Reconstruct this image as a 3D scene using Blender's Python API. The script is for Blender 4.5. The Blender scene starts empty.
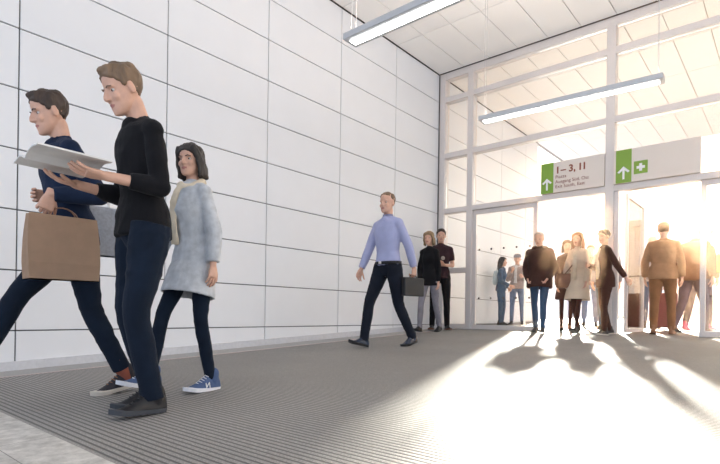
import bpy, bmesh, math, random
from mathutils import Vector as V, Matrix as M, noise
R = math.radians
random.seed(4)

# ------------------------------------------------------------------ camera, light, exposure
SL, FY, AX, CZ, EYE = .04, 8.03, -4.99, 4.655, .255     # ramp slope, facade, left wall, ceiling, eye height
ROW, COL = .51, 1.33
SCN = bpy.context.scene
LINK = SCN.collection.objects.link
cam = bpy.data.objects.new('camera', bpy.data.cameras.new('camera')); LINK(cam)
cam.data.sensor_width = 36; cam.data.lens = 508/720*36
cam.data.shift_y = 81/720
cam.data.clip_start = .05; cam.data.clip_end = 400
cam.location = (0, 0, EYE)
cam.rotation_mode = 'QUATERNION'
cam.rotation_quaternion = (M.Rotation(R(40.4), 4, 'Z') @ M.Rotation(R(90), 4, 'X') @ M.Rotation(R(.8), 4, 'Z')).to_quaternion()
SCN.camera = cam

SUN_AZ, SUN_EL = R(18.5), R(18.3)          # azimuth to the left of +Y
SUN = V((-math.sin(SUN_AZ)*math.cos(SUN_EL), math.cos(SUN_AZ)*math.cos(SUN_EL), math.sin(SUN_EL)))
sun = bpy.data.lights.new('sun', 'SUN'); sun.energy = 19; sun.angle = R(3); sun.color = (1, .90, .76)
so = bpy.data.objects.new('sun', sun); LINK(so)
so.rotation_mode = 'QUATERNION'; so.rotation_quaternion = SUN.to_track_quat('Z', 'Y'); so.location = SUN*60

w = bpy.data.worlds.new('sky'); SCN.world = w; w.use_nodes = True
nt = w.node_tree; nt.nodes.clear()
def N(nt, t, **k):
    n = nt.nodes.new(t)
    for a, b in k.items(): setattr(n, a, b)
    return n
out = N(nt, 'ShaderNodeOutputWorld'); bg = N(nt, 'ShaderNodeBackground'); tc = N(nt, 'ShaderNodeTexCoord')
dot = N(nt, 'ShaderNodeVectorMath', operation='DOT_PRODUCT'); dot.inputs[1].default_value = V((.0, .97, .24)).normalized()
ramp = N(nt, 'ShaderNodeValToRGB'); mr = N(nt, 'ShaderNodeMapRange')
mr.inputs[1].default_value = -1; mr.inputs[2].default_value = 1
e = ramp.color_ramp.elements
e[0].position = 0; e[0].color = (.50, .60, .76, 1)
e[1].position = 1; e[1].color = (1, .90, .74, 1)
a = e.new(.5); a.color = (.64, .68, .76, 1)
a = e.new(.85); a.color = (1, .94, .88, 1)
sr = N(nt, 'ShaderNodeMapRange'); sr.inputs[1].default_value = -.2; sr.inputs[2].default_value = 1
sr.inputs[3].default_value = 1.0; sr.inputs[4].default_value = 1.75
L = nt.links.new
L(tc.outputs['Generated'], dot.inputs[0]); L(dot.outputs['Value'], mr.inputs[0]); L(mr.outputs[0], ramp.inputs[0])
L(ramp.outputs[0], bg.inputs[0]); L(dot.outputs['Value'], sr.inputs[0]); L(sr.outputs[0], bg.inputs[1]); L(bg.outputs[0], out.inputs[0])

SCN.view_settings.view_transform = 'Standard'; SCN.view_settings.look = 'None'
SCN.view_settings.gamma = 1; SCN.view_settings.use_curve_mapping = False
SCN.view_settings.exposure = 1.05
SCN.cycles.max_bounces = 10; SCN.cycles.transparent_max_bounces = 16
SCN.cycles.sample_clamp_indirect = 6; SCN.cycles.volume_bounces = 2

def floor_z(x, y):
    return -SL*(FY-y) if y < FY else .02*(y-FY)

# ------------------------------------------------------------------ materials
def mat(name, col, rough=.6, metal=0, var=.06, scale=30, bump=0, bscale=200, sheen=0, spec=.5, coords='Object', stretch=None):
    m = bpy.data.materials.new(name); m.use_nodes = True
    n = m.node_tree; p = n.nodes['Principled BSDF']
    p.inputs['Roughness'].default_value = rough; p.inputs['Metallic'].default_value = metal
    p.inputs['Specular IOR Level'].default_value = spec
    if sheen: p.inputs['Sheen Weight'].default_value = sheen
    t = N(n, 'ShaderNodeTexCoord'); mp = N(n, 'ShaderNodeMapping')
    if stretch: mp.inputs['Scale'].default_value = stretch
    n.links.new(t.outputs[coords], mp.inputs[0])
    ns = N(n, 'ShaderNodeTexNoise'); ns.inputs['Scale'].default_value = scale; ns.inputs['Detail'].default_value = 5
    n.links.new(mp.outputs[0], ns.inputs['Vector'])
    cr = N(n, 'ShaderNodeValToRGB')
    c = V(col)
    cr.color_ramp.elements[0].position = .3; cr.color_ramp.elements[1].position = .7
    cr.color_ramp.elements[0].color = (*(c*(1-var)), 1); cr.color_ramp.elements[1].color = (*[min(1, q*(1+var)) for q in c], 1)
    n.links.new(ns.outputs['Fac'], cr.inputs[0]); n.links.new(cr.outputs[0], p.inputs['Base Color'])
    if bump:
        n2 = N(n, 'ShaderNodeTexNoise'); n2.inputs['Scale'].default_value = bscale; n2.inputs['Detail'].default_value = 3
        n.links.new(mp.outputs[0], n2.inputs['Vector'])
        b = N(n, 'ShaderNodeBump'); b.inputs['Strength'].default_value = bump; b.inputs['Distance'].default_value = .004
        n.links.new(n2.outputs['Fac'], b.inputs['Height']); n.links.new(b.outputs[0], p.inputs['Normal'])
    return m
def fabric(name, col, **k):
    d = dict(rough=.9, var=.18, scale=9, bump=.5, bscale=260, sheen=.04, spec=.2); d.update(k)
    return mat(name, col, **d)
def emit(name, col, s):
    m = bpy.data.materials.new(name); m.use_nodes = True
    p = m.node_tree.nodes['Principled BSDF']
    p.inputs['Base Color'].default_value = (*col, 1); p.inputs['Emission Color'].default_value = (*col, 1); p.inputs['Emission Strength'].default_value = s
    return m
def glass(name, tint=(.95, .975, .98), refl=.9):
    m = bpy.data.materials.new(name); m.use_nodes = True
    n = m.node_tree; n.nodes.clear()
    o = N(n, 'ShaderNodeOutputMaterial'); mx = N(n, 'ShaderNodeMixShader'); tr = N(n, 'ShaderNodeBsdfTransparent'); g = N(n, 'ShaderNodeBsdfGlossy')
    tr.inputs[0].default_value = (*tint, 1); g.inputs['Roughness'].default_value = .02; g.inputs[0].default_value = (refl, refl, refl, 1)
    f = N(n, 'ShaderNodeFresnel'); f.inputs[0].default_value = 1.35
    n.links.new(f.outputs[0], mx.inputs[0]); n.links.new(tr.outputs[0], mx.inputs[1]); n.links.new(g.outputs[0], mx.inputs[2]); n.links.new(mx.outputs[0], o.inputs[0])
    return m

m_panel = mat('white_coated_panel', (.80, .805, .82), rough=.45, var=.012, scale=3, bump=.08, bscale=350)
m_gap = mat('dark_joint', (.10, .10, .105), rough=.8)
m_skirt = mat('pale_skirting', (.62, .62, .64), rough=.5)
m_ceil = mat('white_ceiling_panel', (.93, .91, .89), rough=.55, var=.015, scale=2)
m_cgap = mat('ceiling_joint', (.38, .34, .32), rough=.8)
m_alu = mat('anodised_aluminium', (.74, .69, .665), rough=.42, metal=.15, var=.03, scale=4)
m_alud = mat('dark_gasket', (.10, .09, .09), rough=.7)
m_glass = glass('clear_glass')
m_sign = mat('pale_sign_board', (.82, .74, .67), rough=.5, var=.015, scale=3)
m_green = mat('lime_green_sign', (.22, .40, .045), rough=.45, var=.02)
m_white = mat('white_paint', (.9, .9, .9), rough=.5, var=.01)
m_rust = mat('rust_lettering', (.26, .06, .025), rough=.5, var=.02)
m_lamp = mat('silver_lamp_housing', (.55, .56, .58), rough=.35, metal=.4, var=.02)
m_tube = emit('lit_diffuser', (1, .98, .95), 4)
m_wire = mat('steel_wire', (.6, .58, .56), rough=.4, metal=.5)

# entrance matting: ribs run parallel to the facade
def mat_floor():
    m = bpy.data.materials.new('ribbed_grey_matting'); m.use_nodes = True
    n = m.node_tree; p = n.nodes['Principled BSDF']; p.inputs['Roughness'].default_value = .62; p.inputs['Specular IOR Level'].default_value = .35
    g = N(n, 'ShaderNodeNewGeometry'); s = N(n, 'ShaderNodeSeparateXYZ'); n.links.new(g.outputs['Position'], s.inputs[0])
    mu = N(n, 'ShaderNodeMath', operation='MULTIPLY'); mu.inputs[1].default_value = 2*math.pi/.030
    n.links.new(s.outputs['Y'], mu.inputs[0])
    si = N(n, 'ShaderNodeMath', operation='SINE'); n.links.new(mu.outputs[0], si.inputs[0])
    mr = N(n, 'ShaderNodeMapRange', interpolation_type='SMOOTHSTEP'); mr.inputs[1].default_value = -1; mr.inputs[2].default_value = .1
    n.links.new(si.outputs[0], mr.inputs[0])
    ns = N(n, 'ShaderNodeTexNoise'); ns.inputs['Scale'].default_value = 160; ns.inputs['Detail'].default_value = 4
    n.links.new(g.outputs['Position'], ns.inputs['Vector'])
    nl = N(n, 'ShaderNodeTexNoise'); nl.inputs['Scale'].default_value = 1.3; nl.inputs['Detail'].default_value = 4
    n.links.new(g.outputs['Position'], nl.inputs['Vector'])
    c1 = N(n, 'ShaderNodeValToRGB'); c1.color_ramp.elements[0].position = .3; c1.color_ramp.elements[1].position = .72
    c1.color_ramp.elements[0].color = (.20, .19, .18, 1); c1.color_ramp.elements[1].color = (.46, .435, .405, 1)
    n.links.new(ns.outputs['Fac'], c1.inputs[0])
    mx = N(n, 'ShaderNodeMix', data_type='RGBA', blend_type='MIX')
    n.links.new(mr.outputs[0], mx.inputs[0]); mx.inputs[6].default_value = (.115, .11, .105, 1); n.links.new(c1.outputs[0], mx.inputs[7])
    m2 = N(n, 'ShaderNodeMix', data_type='RGBA', blend_type='MULTIPLY'); m2.inputs[0].default_value = .35
    c2 = N(n, 'ShaderNodeValToRGB'); c2.color_ramp.elements[0].position = .35; c2.color_ramp.elements[1].position = .65
    c2.color_ramp.elements[0].color = (.7, .7, .7, 1); c2.color_ramp.elements[1].color = (1, 1, 1, 1)
    n.links.new(nl.outputs['Fac'], c2.inputs[0]); n.links.new(mx.outputs[2], m2.inputs[6]); n.links.new(c2.outputs[0], m2.inputs[7])
    n.links.new(m2.outputs[2], p.inputs['Base Color'])
    b = N(n, 'ShaderNodeBump'); b.inputs['Strength'].default_value = .6; b.inputs['Distance'].default_value = .004
    ad = N(n, 'ShaderNodeMath', operation='MULTIPLY_ADD'); ad.inputs[1].default_value = .4
    n.links.new(ns.outputs['Fac'], ad.inputs[0]); n.links.new(mr.outputs[0], ad.inputs[2])
    n.links.new(ad.outputs[0], b.inputs['Height']); n.links.new(b.outputs[0], p.inputs['Normal'])
    return m
m_mat = mat_floor()
def stone(name, c0, c1, tx, ty):
    m = bpy.data.materials.new(name); m.use_nodes = True
    n = m.node_tree; p = n.nodes['Principled BSDF']; p.inputs['Roughness'].default_value = .5
    g = N(n, 'ShaderNodeNewGeometry')
    ns = N(n, 'ShaderNodeTexNoise'); ns.inputs['Scale'].default_value = 14; ns.inputs['Detail'].default_value = 9; ns.inputs['Roughness'].default_value = .7
    n.links.new(g.outputs['Position'], ns.inputs['Vector'])
    cr = N(n, 'ShaderNodeValToRGB'); cr.color_ramp.elements[0].position = .35; cr.color_ramp.elements[1].position = .65
    cr.color_ramp.elements[0].color = (*c0, 1); cr.color_ramp.elements[1].color = (*c1, 1)
    n.links.new(ns.outputs['Fac'], cr.inputs[0])
    bt = N(n, 'ShaderNodeTexBrick'); bt.offset = 0; bt.inputs['Scale'].default_value = 1
    bt.inputs['Brick Width'].default_value = tx; bt.inputs['Row Height'].default_value = ty; bt.inputs['Mortar Size'].default_value = .002
    bt.inputs['Mortar'].default_value = (.35, .34, .33, 1); bt.inputs['Color1'].default_value = (1, 1, 1, 1); bt.inputs['Color2'].default_value = (.95, .95, .95, 1)
    n.links.new(g.outputs['Position'], bt.inputs['Vector'])
    mx = N(n, 'ShaderNodeMix', data_type='RGBA', blend_type='MULTIPLY'); mx.inputs[0].default_value = 1
    n.links.new(cr.outputs[0], mx.inputs[6]); n.links.new(bt.outputs[0], mx.inputs[7]); n.links.new(mx.outputs[2], p.inputs['Base Color'])
    return m
m_stone = stone('beige_stone_tile', (.40, .38, .345), (.70, .67, .62), .6, .6)
m_pave = stone('pale_paving', (.22, .175, .15), (.27, .215, .19), 1.0, .5)

# ------------------------------------------------------------------ mesh helpers
def box(bm, x0, x1, y0, y1, z0, z1, bev=0, slope=None):
    vs = [bm.verts.new((x, y, z)) for x in (x0, x1) for y in (y0, y1) for z in (z0, z1)]
    fs = [bm.faces.new([vs[i] for i in q]) for q in ((0, 1, 3, 2), (4, 6, 7, 5), (0, 4, 5, 1), (2, 3, 7, 6), (0, 2, 6, 4), (1, 5, 7, 3))]
    if bev:
        es = list({e for f in fs for e in f.edges})
        bmesh.ops.bevel(bm, geom=es, offset=bev, segments=2, affect='EDGES', profile=.6)
    return vs
def finish(name, bm, m, parent=None, smooth=False, **props):
    me = bpy.data.meshes.new(name)
    bmesh.ops.recalc_face_normals(bm, faces=bm.faces)
    bm.to_mesh(me); bm.free()
    for mm in (m if isinstance(m, (list, tuple)) else [m]): me.materials.append(mm)
    if smooth: me.polygons.foreach_set('use_smooth', [True]*len(me.polygons))
    o = bpy.data.objects.new(name, me); LINK(o)
    if parent: o.parent = parent
    for k, v in props.items(): o[k] = v
    return o
def empty(name, loc=(0, 0, 0), rz=0, **props):
    o = bpy.data.objects.new(name, None); LINK(o); o.location = loc; o.rotation_euler = (0, 0, rz); o.empty_display_size = .1
    for k, v in props.items(): o[k] = v
    return o
NB = bmesh.new
def tube(bm, rings, ref=V((0, 1, 0)), seg=14, hollow=0, wall=.012, sq=1.0, caps=True):
    """rings: (point, rx, ry[, exponent]); ellipse axes: rx across, ry along ref."""
    P = [V(r[0]) for r in rings]; loops = []
    n = len(P)
    def ring(c, d, rx, ry):
        ax = ref.cross(d)
        if ax.length < 1e-4: ax = V((1, 0, 0))
        ax.normalize(); ay = d.cross(ax).normalized()
        vs = []
        for k in range(seg):
            t = 2*math.pi*k/seg; c_, s_ = math.cos(t), math.sin(t)
            if sq != 1: c_, s_ = math.copysign(abs(c_)**sq, c_), math.copysign(abs(s_)**sq, s_)
            vs.append(bm.verts.new(c+ax*rx*c_+ay*ry*s_))
        return vs
    for i, r in enumerate(rings):
        d = (P[min(i+1, n-1)]-P[max(i-1, 0)]).normalized()
        loops.append(ring(P[i], d, r[1], r[2]))
    if hollow:
        d = (P[1]-P[0]).normalized()
        loops.insert(0, ring(P[0], d, rings[0][1]-wall, rings[0][2]-wall))
        loops.insert(0, ring(P[0]+d*hollow, d, rings[0][1]-wall*2, rings[0][2]-wall*2))
    for a_, b_ in zip(loops, loops[1:]):
        for k in range(seg):
            bm.faces.new((a_[k], a_[(k+1) % seg], b_[(k+1) % seg], b_[k]))
    if caps:
        bm.faces.new(loops[0][::-1]); bm.faces.new(loops[-1])
def ball(bm, c, r, sc=(1, 1, 1), rot=None, seg=14):
    m = M.Translation(V(c)) @ (rot.to_4x4() if rot else M.Identity(4)) @ M.Diagonal((*[r*s for s in sc], 1))
    bmesh.ops.create_uvsphere(bm, u_segments=seg, v_segments=max(6, seg//2+1), radius=1, matrix=m)
def capsule(bm, a_, b_, ra, rb, seg=10, ref=V((0, 1, .01))):
    a_, b_ = V(a_), V(b_); d = (b_-a_)
    if d.length < 1e-5: return
    d.normalize()
    r = []
    for q in (-1, -.86, -.5): r.append((a_+d*ra*q, ra*math.sqrt(max(.0004, 1-q*q)), ra*math.sqrt(max(.0004, 1-q*q))))
    r += [(a_, ra, ra), (b_, rb, rb)]
    for q in (.5, .86, 1): r.append((b_+d*rb*q, rb*math.sqrt(max(.0004, 1-q*q)), rb*math.sqrt(max(.0004, 1-q*q))))
    rf = ref if abs(d.dot(ref.normalized())) < .95 else V((1, 0, 0))
    tube(bm, r, rf, seg)
def bar(bm, a_, b_, r, seg=6): capsule(bm, a_, b_, r, r, seg)
def remesh(bm, voxel, smooth=2):
    """solid union of overlapping closed shapes -> one continuous skin"""
    me = bpy.data.meshes.new('tmp'); bmesh.ops.recalc_face_normals(bm, faces=bm.faces); bm.to_mesh(me); bm.free()
    o = bpy.data.objects.new('tmp', me); LINK(o)
    r = o.modifiers.new('r', 'REMESH'); r.mode = 'VOXEL'; r.voxel_size = voxel
    if smooth:
        s = o.modifiers.new('s', 'SMOOTH'); s.factor = .6; s.iterations = smooth
    dg = bpy.context.evaluated_depsgraph_get(); dg.update()
    m2 = bpy.data.meshes.new_from_object(o.evaluated_get(dg))
    b2 = bmesh.new(); b2.from_mesh(m2)
    bpy.data.objects.remove(o); bpy.data.meshes.remove(me); bpy.data.meshes.remove(m2)
    return b2
def folds(bm, amp, fr=(9, 9, 22), seed=0, fine=.35):
    bm.normal_update()
    d = []
    for v in bm.verts:
        x, y, z = v.co
        p = V((x*fr[0]+z*2.2+seed*7.1, y*fr[1]-x*2, z*fr[2]*.8+y*5+x*3))
        q = noise.noise(p); q2 = noise.noise(p*2.3+V((3, 1, 9))); a_ = .35+1.3*max(0, noise.noise(V((x*3+seed, y*3, z*3.3))))
        d.append(((1-2*abs(q))-.55+fine*q2)*amp*a_)
    for v, k in zip(list(bm.verts), d): v.co += v.normal*k

# ------------------------------------------------------------------ setting
def sheared_floor(name, x0, x1, y0, y1, m, th=.05, z=floor_z, dz=0):
    bm = NB()
    box(bm, x0, x1, y0, y1, 0, 1)
    for v in bm.verts:
        g = z(0, v.co.y); v.co.z = g+dz if v.co.z > .5 else g-th
    return finish(name, bm, m, kind='structure')
YM = .81
sheared_floor('floor', AX, 7, -3.5, YM, m_stone)
sheared_floor('floor', AX+.42, 7, YM, FY+.10, m_mat)
sheared_floor('floor', AX, AX+.42, YM, FY+.10, mat('dark_grey_border', (.34, .335, .33), rough=.6, var=.1, scale=60), dz=0)
sheared_floor('trim_9', AX+.405, AX+.425, YM, FY, mat('pinkish_edge_strip', (.55, .45, .43), rough=.5), dz=.003)
sheared_floor('floor', AX-.3, 14, FY+.101, 46, m_pave)

# panelled left wall inside, and its continuation under the canopy outside
def panel_wall(name, ya, yb):
    bm = NB(); g = .011
    box(bm, AX-.10, AX-.018, ya, yb, -.5 if ya < 5 else -.05, CZ+.05)
    for f in bm.faces: f.material_index = 1
    k0 = int((ya-1.382)/COL)-2
    for k in range(k0, 14):
        y0, y1 = 1.382+COL*k, 1.382+COL*(k+1)
        if y1 <= ya+.02 or y0 >= yb-.02: continue
        y0, y1 = max(y0, ya), min(y1, yb)
        for r in range(-1, 9):
            z0, z1 = .066+ROW*r, .066+ROW*(r+1)
            if r == -1: z0 = floor_z(0, (y0+y1)/2)+.02
            if r == 8: z1 = CZ-.012
            n0 = len(bm.faces)
            box(bm, AX-.03, AX, y0+g/2, y1-g/2, z0+g/2, z1-g/2, bev=.0025)
            if r == -1:
                for v in bm.verts:
                    if v.index == -1 and v.co.z < z0+.03 and v.co.x > AX-.031: v.co.z = floor_z(0, v.co.y)+.09-.0
            bm.verts.index_update()
    return finish(name, bm, [m_panel, m_gap], kind='structure')
panel_wall('wall_left', -3.35, FY)
panel_wall('wall_outside', FY+.12, 12.8)
bm = NB()
box(bm, AX, AX+.035, -3.35, FY, 0, 1, bev=0)
for v in bm.verts: v.co.z = floor_z(0, v.co.y)+(.075 if v.co.z > .5 else -.01)
finish('baseboard_left', bm, m_skirt, kind='structure')

def ceiling(name, ya, yb, xa=AX, xb=7):
    bm = NB(); g = .012
    box(bm, xa-.1, xb, ya, yb, CZ+.02, CZ+.08)
    for f in bm.faces: f.material_index = 1
    k0 = int((ya-FY)/COL)-2
    x = AX
    while x < xb-.01:
        for k in range(k0, 8):
            y0, y1 = FY+COL*k, FY+COL*(k+1)
            if y1 <= ya+.02 or y0 >= yb-.02: continue
            y0, y1 = max(y0, ya), min(y1, yb)
            box(bm, x+g/2, min(x+.50, xb)-g/2, y0+g/2, y1-g/2, CZ, CZ+.025, bev=.002)
        x += .50
    return finish(name, bm, [m_ceil, m_cgap], kind='structure')
ceiling('ceiling', -3.5, FY)
ceiling('ceiling', FY+.12, 14.8)
bm = NB(); box(bm, AX+.001, AX+.012, -3.3, FY, CZ-.013, CZ+.002); box(bm, AX, 2.7, FY-.012, FY-.002, CZ-.014, CZ+.01)
finish('trim_8', bm, mat('dark_gasket_line', (.035, .025, .025), rough=.9), kind='structure')  # thin dark brown gasket line along the ceiling edges

# volume added for the lens flare's warm glow, thickening to the right
m_haze = bpy.data.materials.new('flare_glow_haze'); m_haze.use_nodes = True
n_ = m_haze.node_tree; n_.nodes.clear()
o_ = N(n_, 'ShaderNodeOutputMaterial'); v_ = N(n_, 'ShaderNodeVolumeScatter')
v_.inputs['Color'].default_value = (1, .66, .40, 1); v_.inputs['Anisotropy'].default_value = .62
g_ = N(n_, 'ShaderNodeNewGeometry'); s_ = N(n_, 'ShaderNodeSeparateXYZ'); q_ = N(n_, 'ShaderNodeMapRange', interpolation_type='SMOOTHSTEP')
q_.inputs[1].default_value = -3.3; q_.inputs[2].default_value = .4; q_.inputs[3].default_value = .004; q_.inputs[4].default_value = .060
n_.links.new(g_.outputs['Position'], s_.inputs[0]); n_.links.new(s_.outputs['X'], q_.inputs[0]); n_.links.new(q_.outputs[0], v_.inputs['Density'])
n_.links.new(v_.outputs[0], o_.inputs['Volume'])
bm = NB(); box(bm, AX+.05, 3.0, 6.3, 14.6, -.12, CZ-.05); finish('flare_haze', bm, m_haze, kind='stuff')

# facade: posts and transoms
DP = .16
P0, P1, P2, P3, P4 = (AX+.005, AX+.125), (-4.405, -4.30), (-2.126, -2.005), (.15, .27), (2.42, 2.54)
n_tr = 0
def trim(x0, x1, z0, z1, y0=FY, y1=FY+DP, m=m_alu, bev=.006):
    global n_tr
    n_tr += 1
    bm = NB(); box(bm, x0, x1, y0, y1, z0, z1, bev=bev)
    return finish('trim_%d' % (n_tr+9), bm, m, kind='structure')
for p in (P0, P1, P2, P3, P4): trim(p[0], p[1], -.03, CZ)
trim(AX+.001, AX+.02, -.02, CZ-.01, FY-.014, FY-.001, m=m_alud, bev=0)
TZ = [(2.085, 2.175), (3.09, 3.185), (4.11, 4.205), (4.525, 4.65)]
bays = [(P0[1], P1[0]), (P1[1], P2[0]), (P2[1], P3[0]), (P3[1], P4[0])]
n_w = 0
def pane(x0, x1, z0, z1):
    global n_w
    n_w += 1
    bm = NB(); box(bm, x0, x1, FY+.075, FY+.085, z0, z1)
    return finish('window_%d' % n_w, bm, m_glass, kind='structure')
for bi, (a_, b_) in enumerate(bays):
    for z0, z1 in TZ: trim(a_-.002, b_+.002, z0, z1, FY+.004, FY+DP-.01)
    for i in range(3): pane(a_+.004, b_-.004, TZ[i][1]+.001, TZ[i+1][0]-.001)
a_, b_ = bays[0]
trim(a_, b_, 1.0, 1.09, FY+.004, FY+DP-.01); trim(a_, b_, 0, .085, FY+.004, FY+DP-.01)
pane(a_+.004, b_-.004, 1.091, 2.084); pane(a_+.004, b_-.004, .086, .999)

# doors: glazed leaves with dots, a closed one beside each opening
def leaf(name, width, height, handle_x=None, dots=5, thin=None, fw=.065, frame_t=.045):
    t = empty(name, kind='structure')
    bm = NB(); g = fw
    box(bm, 0, width, 0, frame_t, height-g*1.1, height, bev=.004)
    box(bm, 0, width, 0, frame_t, 0, g*1.2, bev=.004)
    box(bm, 0, g, 0, frame_t, g*1.2, height-g*1.1, bev=.004); box(bm, width-g, width, 0, frame_t, g*1.2, height-g*1.1, bev=.004)
    finish('door_frame', bm, m_alu, t)
    bm = NB(); box(bm, g+.001, width-g-.001, frame_t*.4, frame_t*.6, g*1.2+.001, height-g*1.1-.001)
    finish('pane', bm, m_glass, t)
    if thin:
        bm = NB(); box(bm, thin, thin+.022, frame_t*.62, frame_t*.62+.03, g*1.2, height-g*1.1)
        finish('inner_stile', bm, m_alu, t)
    if dots:
        for z in (1.385, .54):
            for k in range(dots):
                x = g+.06+(width-2*g-.12)*k/(dots-1)
                bm = NB(); bmesh.ops.create_cone(bm, cap_ends=True, segments=18, radius1=.017, radius2=.017, depth=.004,
                          matrix=M.Translation((x, frame_t*.4-.003, z)) @ M.Rotation(R(90), 4, 'X'))
                finish('safety_dot', bm, m_alud, t)
    if handle_x is not None:
        bm = NB(); box(bm, handle_x-.012, handle_x+.012, -.035, -.02, .95, 1.22, bev=.004)
        box(bm, handle_x-.008, handle_x+.008, -.022, .002, .98, 1.0); box(bm, handle_x-.008, handle_x+.008, -.022, .002, 1.17, 1.19)
        finish('door_handle', bm, m_alu, t)
    return t
d = leaf('door_1', 1.15, 2.08, None, 5, thin=.93); d.location = (-4.298, FY+.05, .002)
d = leaf('door_2', 1.09, 2.08, .033, 5); d.location = (-.945, FY+.05, .002)
bm = NB(); box(bm, .30, .62, -.004, -.001, .92, 1.16)
s = finish('sticker', bm, mat('pale_green_sticker', (.50, .62, .25), rough=.5, var=.02), d); s['label'] = 'pale green sticker'
bm = NB(); box(bm, .35, .57, -.006, -.0045, 1.06, 1.12); box(bm, .35, .50, -.006, -.0045, .98, 1.01)
finish('sticker_mark', bm, m_white, s)
s.location = (-.12, .018, -.07)
# jamb beside the second opening, and the outward swung leaf
trim(P2[1]+.002, P2[1]+.06, 0, 2.083, FY+.02, FY+.12)
d = leaf('door_3', 1.12, 2.05, None, 0, fw=.05); d.location = (P2[1]+.16, FY+.17, .018); d.rotation_euler = (0, 0, R(90))
d = leaf('door_4', 1.0, 2.08, None, 5); d.location = (.275, FY+.05, .002)

# wayfinding boards above the lintel
def polyq(bm, pts, y, th=.004):
    f = [bm.verts.new((x, y, z)) for x, z in pts]; b = [bm.verts.new((x, y+th, z)) for x, z in pts]
    bm.faces.new(f[::-1]); bm.faces.new(b)
    for i in range(len(f)): bm.faces.new((f[i], f[(i+1) % len(f)], b[(i+1) % len(f)], b[i]))
def arrow(parent, x0, x1, z0, z1, y):
    cx = (x0+x1)/2; t = .014; bm = NB()
    box(bm, cx-t, cx+t, y-.003, y, z0+.02, z1-.012)
    wv = (x1-x0)/2-.012
    for s in (-1, 1):
        p = [(cx, z1), (cx+s*wv, z1-wv*.95), (cx+s*(wv-.022), z1-wv*.95-.02), (cx, z1-.045)]
        polyq(bm, p if s < 0 else p[::-1], y-.0045, .004)
    o = finish('arrow', bm, m_white, parent); o['label'] = 'white upward arrow'
def text(name, s, x, z, size, m, parent, y, bold=False):
    c = bpy.data.curves.new(name, 'FONT'); c.body = s; c.size = size; c.extrude = .001
    if bold: c.offset = size*.028
    o = bpy.data.objects.new(name, c); LINK(o)
    dg = bpy.context.evaluated_depsgraph_get(); dg.update()
    me = bpy.data.meshes.new_from_object(o.evaluated_get(dg)); bpy.data.objects.remove(o)
    me.materials.clear(); me.materials.append(m)
    o = bpy.data.objects.new(name, me); LINK(o); o.parent = parent
    o.location = (x, y, z); o.rotation_euler = (R(90), 0, 0)
    return o
def board(x0, x1, label):
    t = empty('direction_sign', (x0, FY-.03, 2.176), label=label, category='sign', group=None) if False else empty('direction_sign', (x0, FY-.035, 2.177))
    t['label'] = label; t['category'] = 'sign'
    bm = NB(); box(bm, 0, x1-x0, 0, .12, .0, .475, bev=.003); finish('board', bm, m_sign, t)
    return t
S1 = board(-3.065, P2[0]-.004, 'pale hanging sign with green arrow field reading 1 – 3, 11, on left lintel')
bm = NB(); box(bm, 0, .195, -.004, 0, .0, .475); g = finish('green_field', bm, m_green, S1)
arrow(g, .01, .185, .03, .235, -.005)
for ch, dx in (('1', 0), ('–', .085), ('3,', .20), ('1', .335), ('1', .395)): text('numeral', ch, .225+dx, .295, .145, m_rust, S1, -.002, True)
for k, s_ in enumerate(('Piazza', 'Ausgang Süd, Ost', 'Exit South, East')):
    text('lettering', s_, .225, .215-.075*k, .070, m_rust, S1, -.002)
S2 = board(P2[1]+.004, -.944, 'pale hanging sign with green arrow field and white cross, on right lintel')
bm = NB(); box(bm, .03, .235, -.004, 0, .0, .475); g = finish('green_field', bm, m_green, S2)
arrow(g, .04, .225, .03, .235, -.005)
bm = NB(); box(bm, .265, .44, -.004, 0, .10, .28); g = finish('first_aid_field', bm, m_green, S2)
bm = NB(); cxs = [(.334, .137), (.371, .137), (.371, .171), (.405, .171), (.405, .209), (.371, .209), (.371, .243), (.334, .243), (.334, .209), (.300, .209), (.300, .171), (.334, .171)]
polyq(bm, cxs, -.007, .003)
finish('cross', bm, m_white, g)

# linear pendant lamps
def pendant(x0, y, zc, ln, label):
    t = empty('pendant_lamp', (x0, y, zc), label=label, category='lamp', group='linear pendant lamps')
    bm = NB(); box(bm, 0, ln, -.085, .085, 0, .055, bev=.008)
    for f in list(bm.faces):
        if f.calc_area() > ln*.1 and f.normal.z < 0: pass
    finish('housing', bm, m_lamp, t)
    bm = NB(); box(bm, .04, ln-.04, -.038, .038, -.010, .0, bev=.003); finish('diffuser', bm, m_tube, t)
    for x in (.05, ln-.05):
        for yy in (-.03, .03):
            bm = NB(); bar(bm, (x, yy, .04), (x+.0, yy*1.0, CZ-zc), .0025); finish('suspension_wire', bm, m_wire, t)
    for x in (-.004, ln):
        bm = NB(); box(bm, x, x+.004, -.06, .06, .006, .044); finish('end_cap', bm, m_lamp, t)
    up = bpy.data.lights.new('uplight', 'AREA'); up.shape = 'RECTANGLE'; up.size = ln-.1; up.size_y = .08; up.energy = 15; up.color = (1, .89, .80)
    uo = bpy.data.objects.new('uplight', up); LINK(uo); uo.parent = t; uo.location = (ln/2, 0, .066); uo.rotation_euler = (PI_, 0, 0)
    return t
PI_ = math.pi
pendant(-2.93, 3.25, 2.57, 1.98, 'nearer lit linear pendant lamp hanging in front of the panelled wall top')
pendant(-2.92, 5.66, 2.60, 1.93, 'farther lit linear pendant lamp hanging before the glazed facade').rotation_euler = (0, 0, R(3.2))

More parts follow.
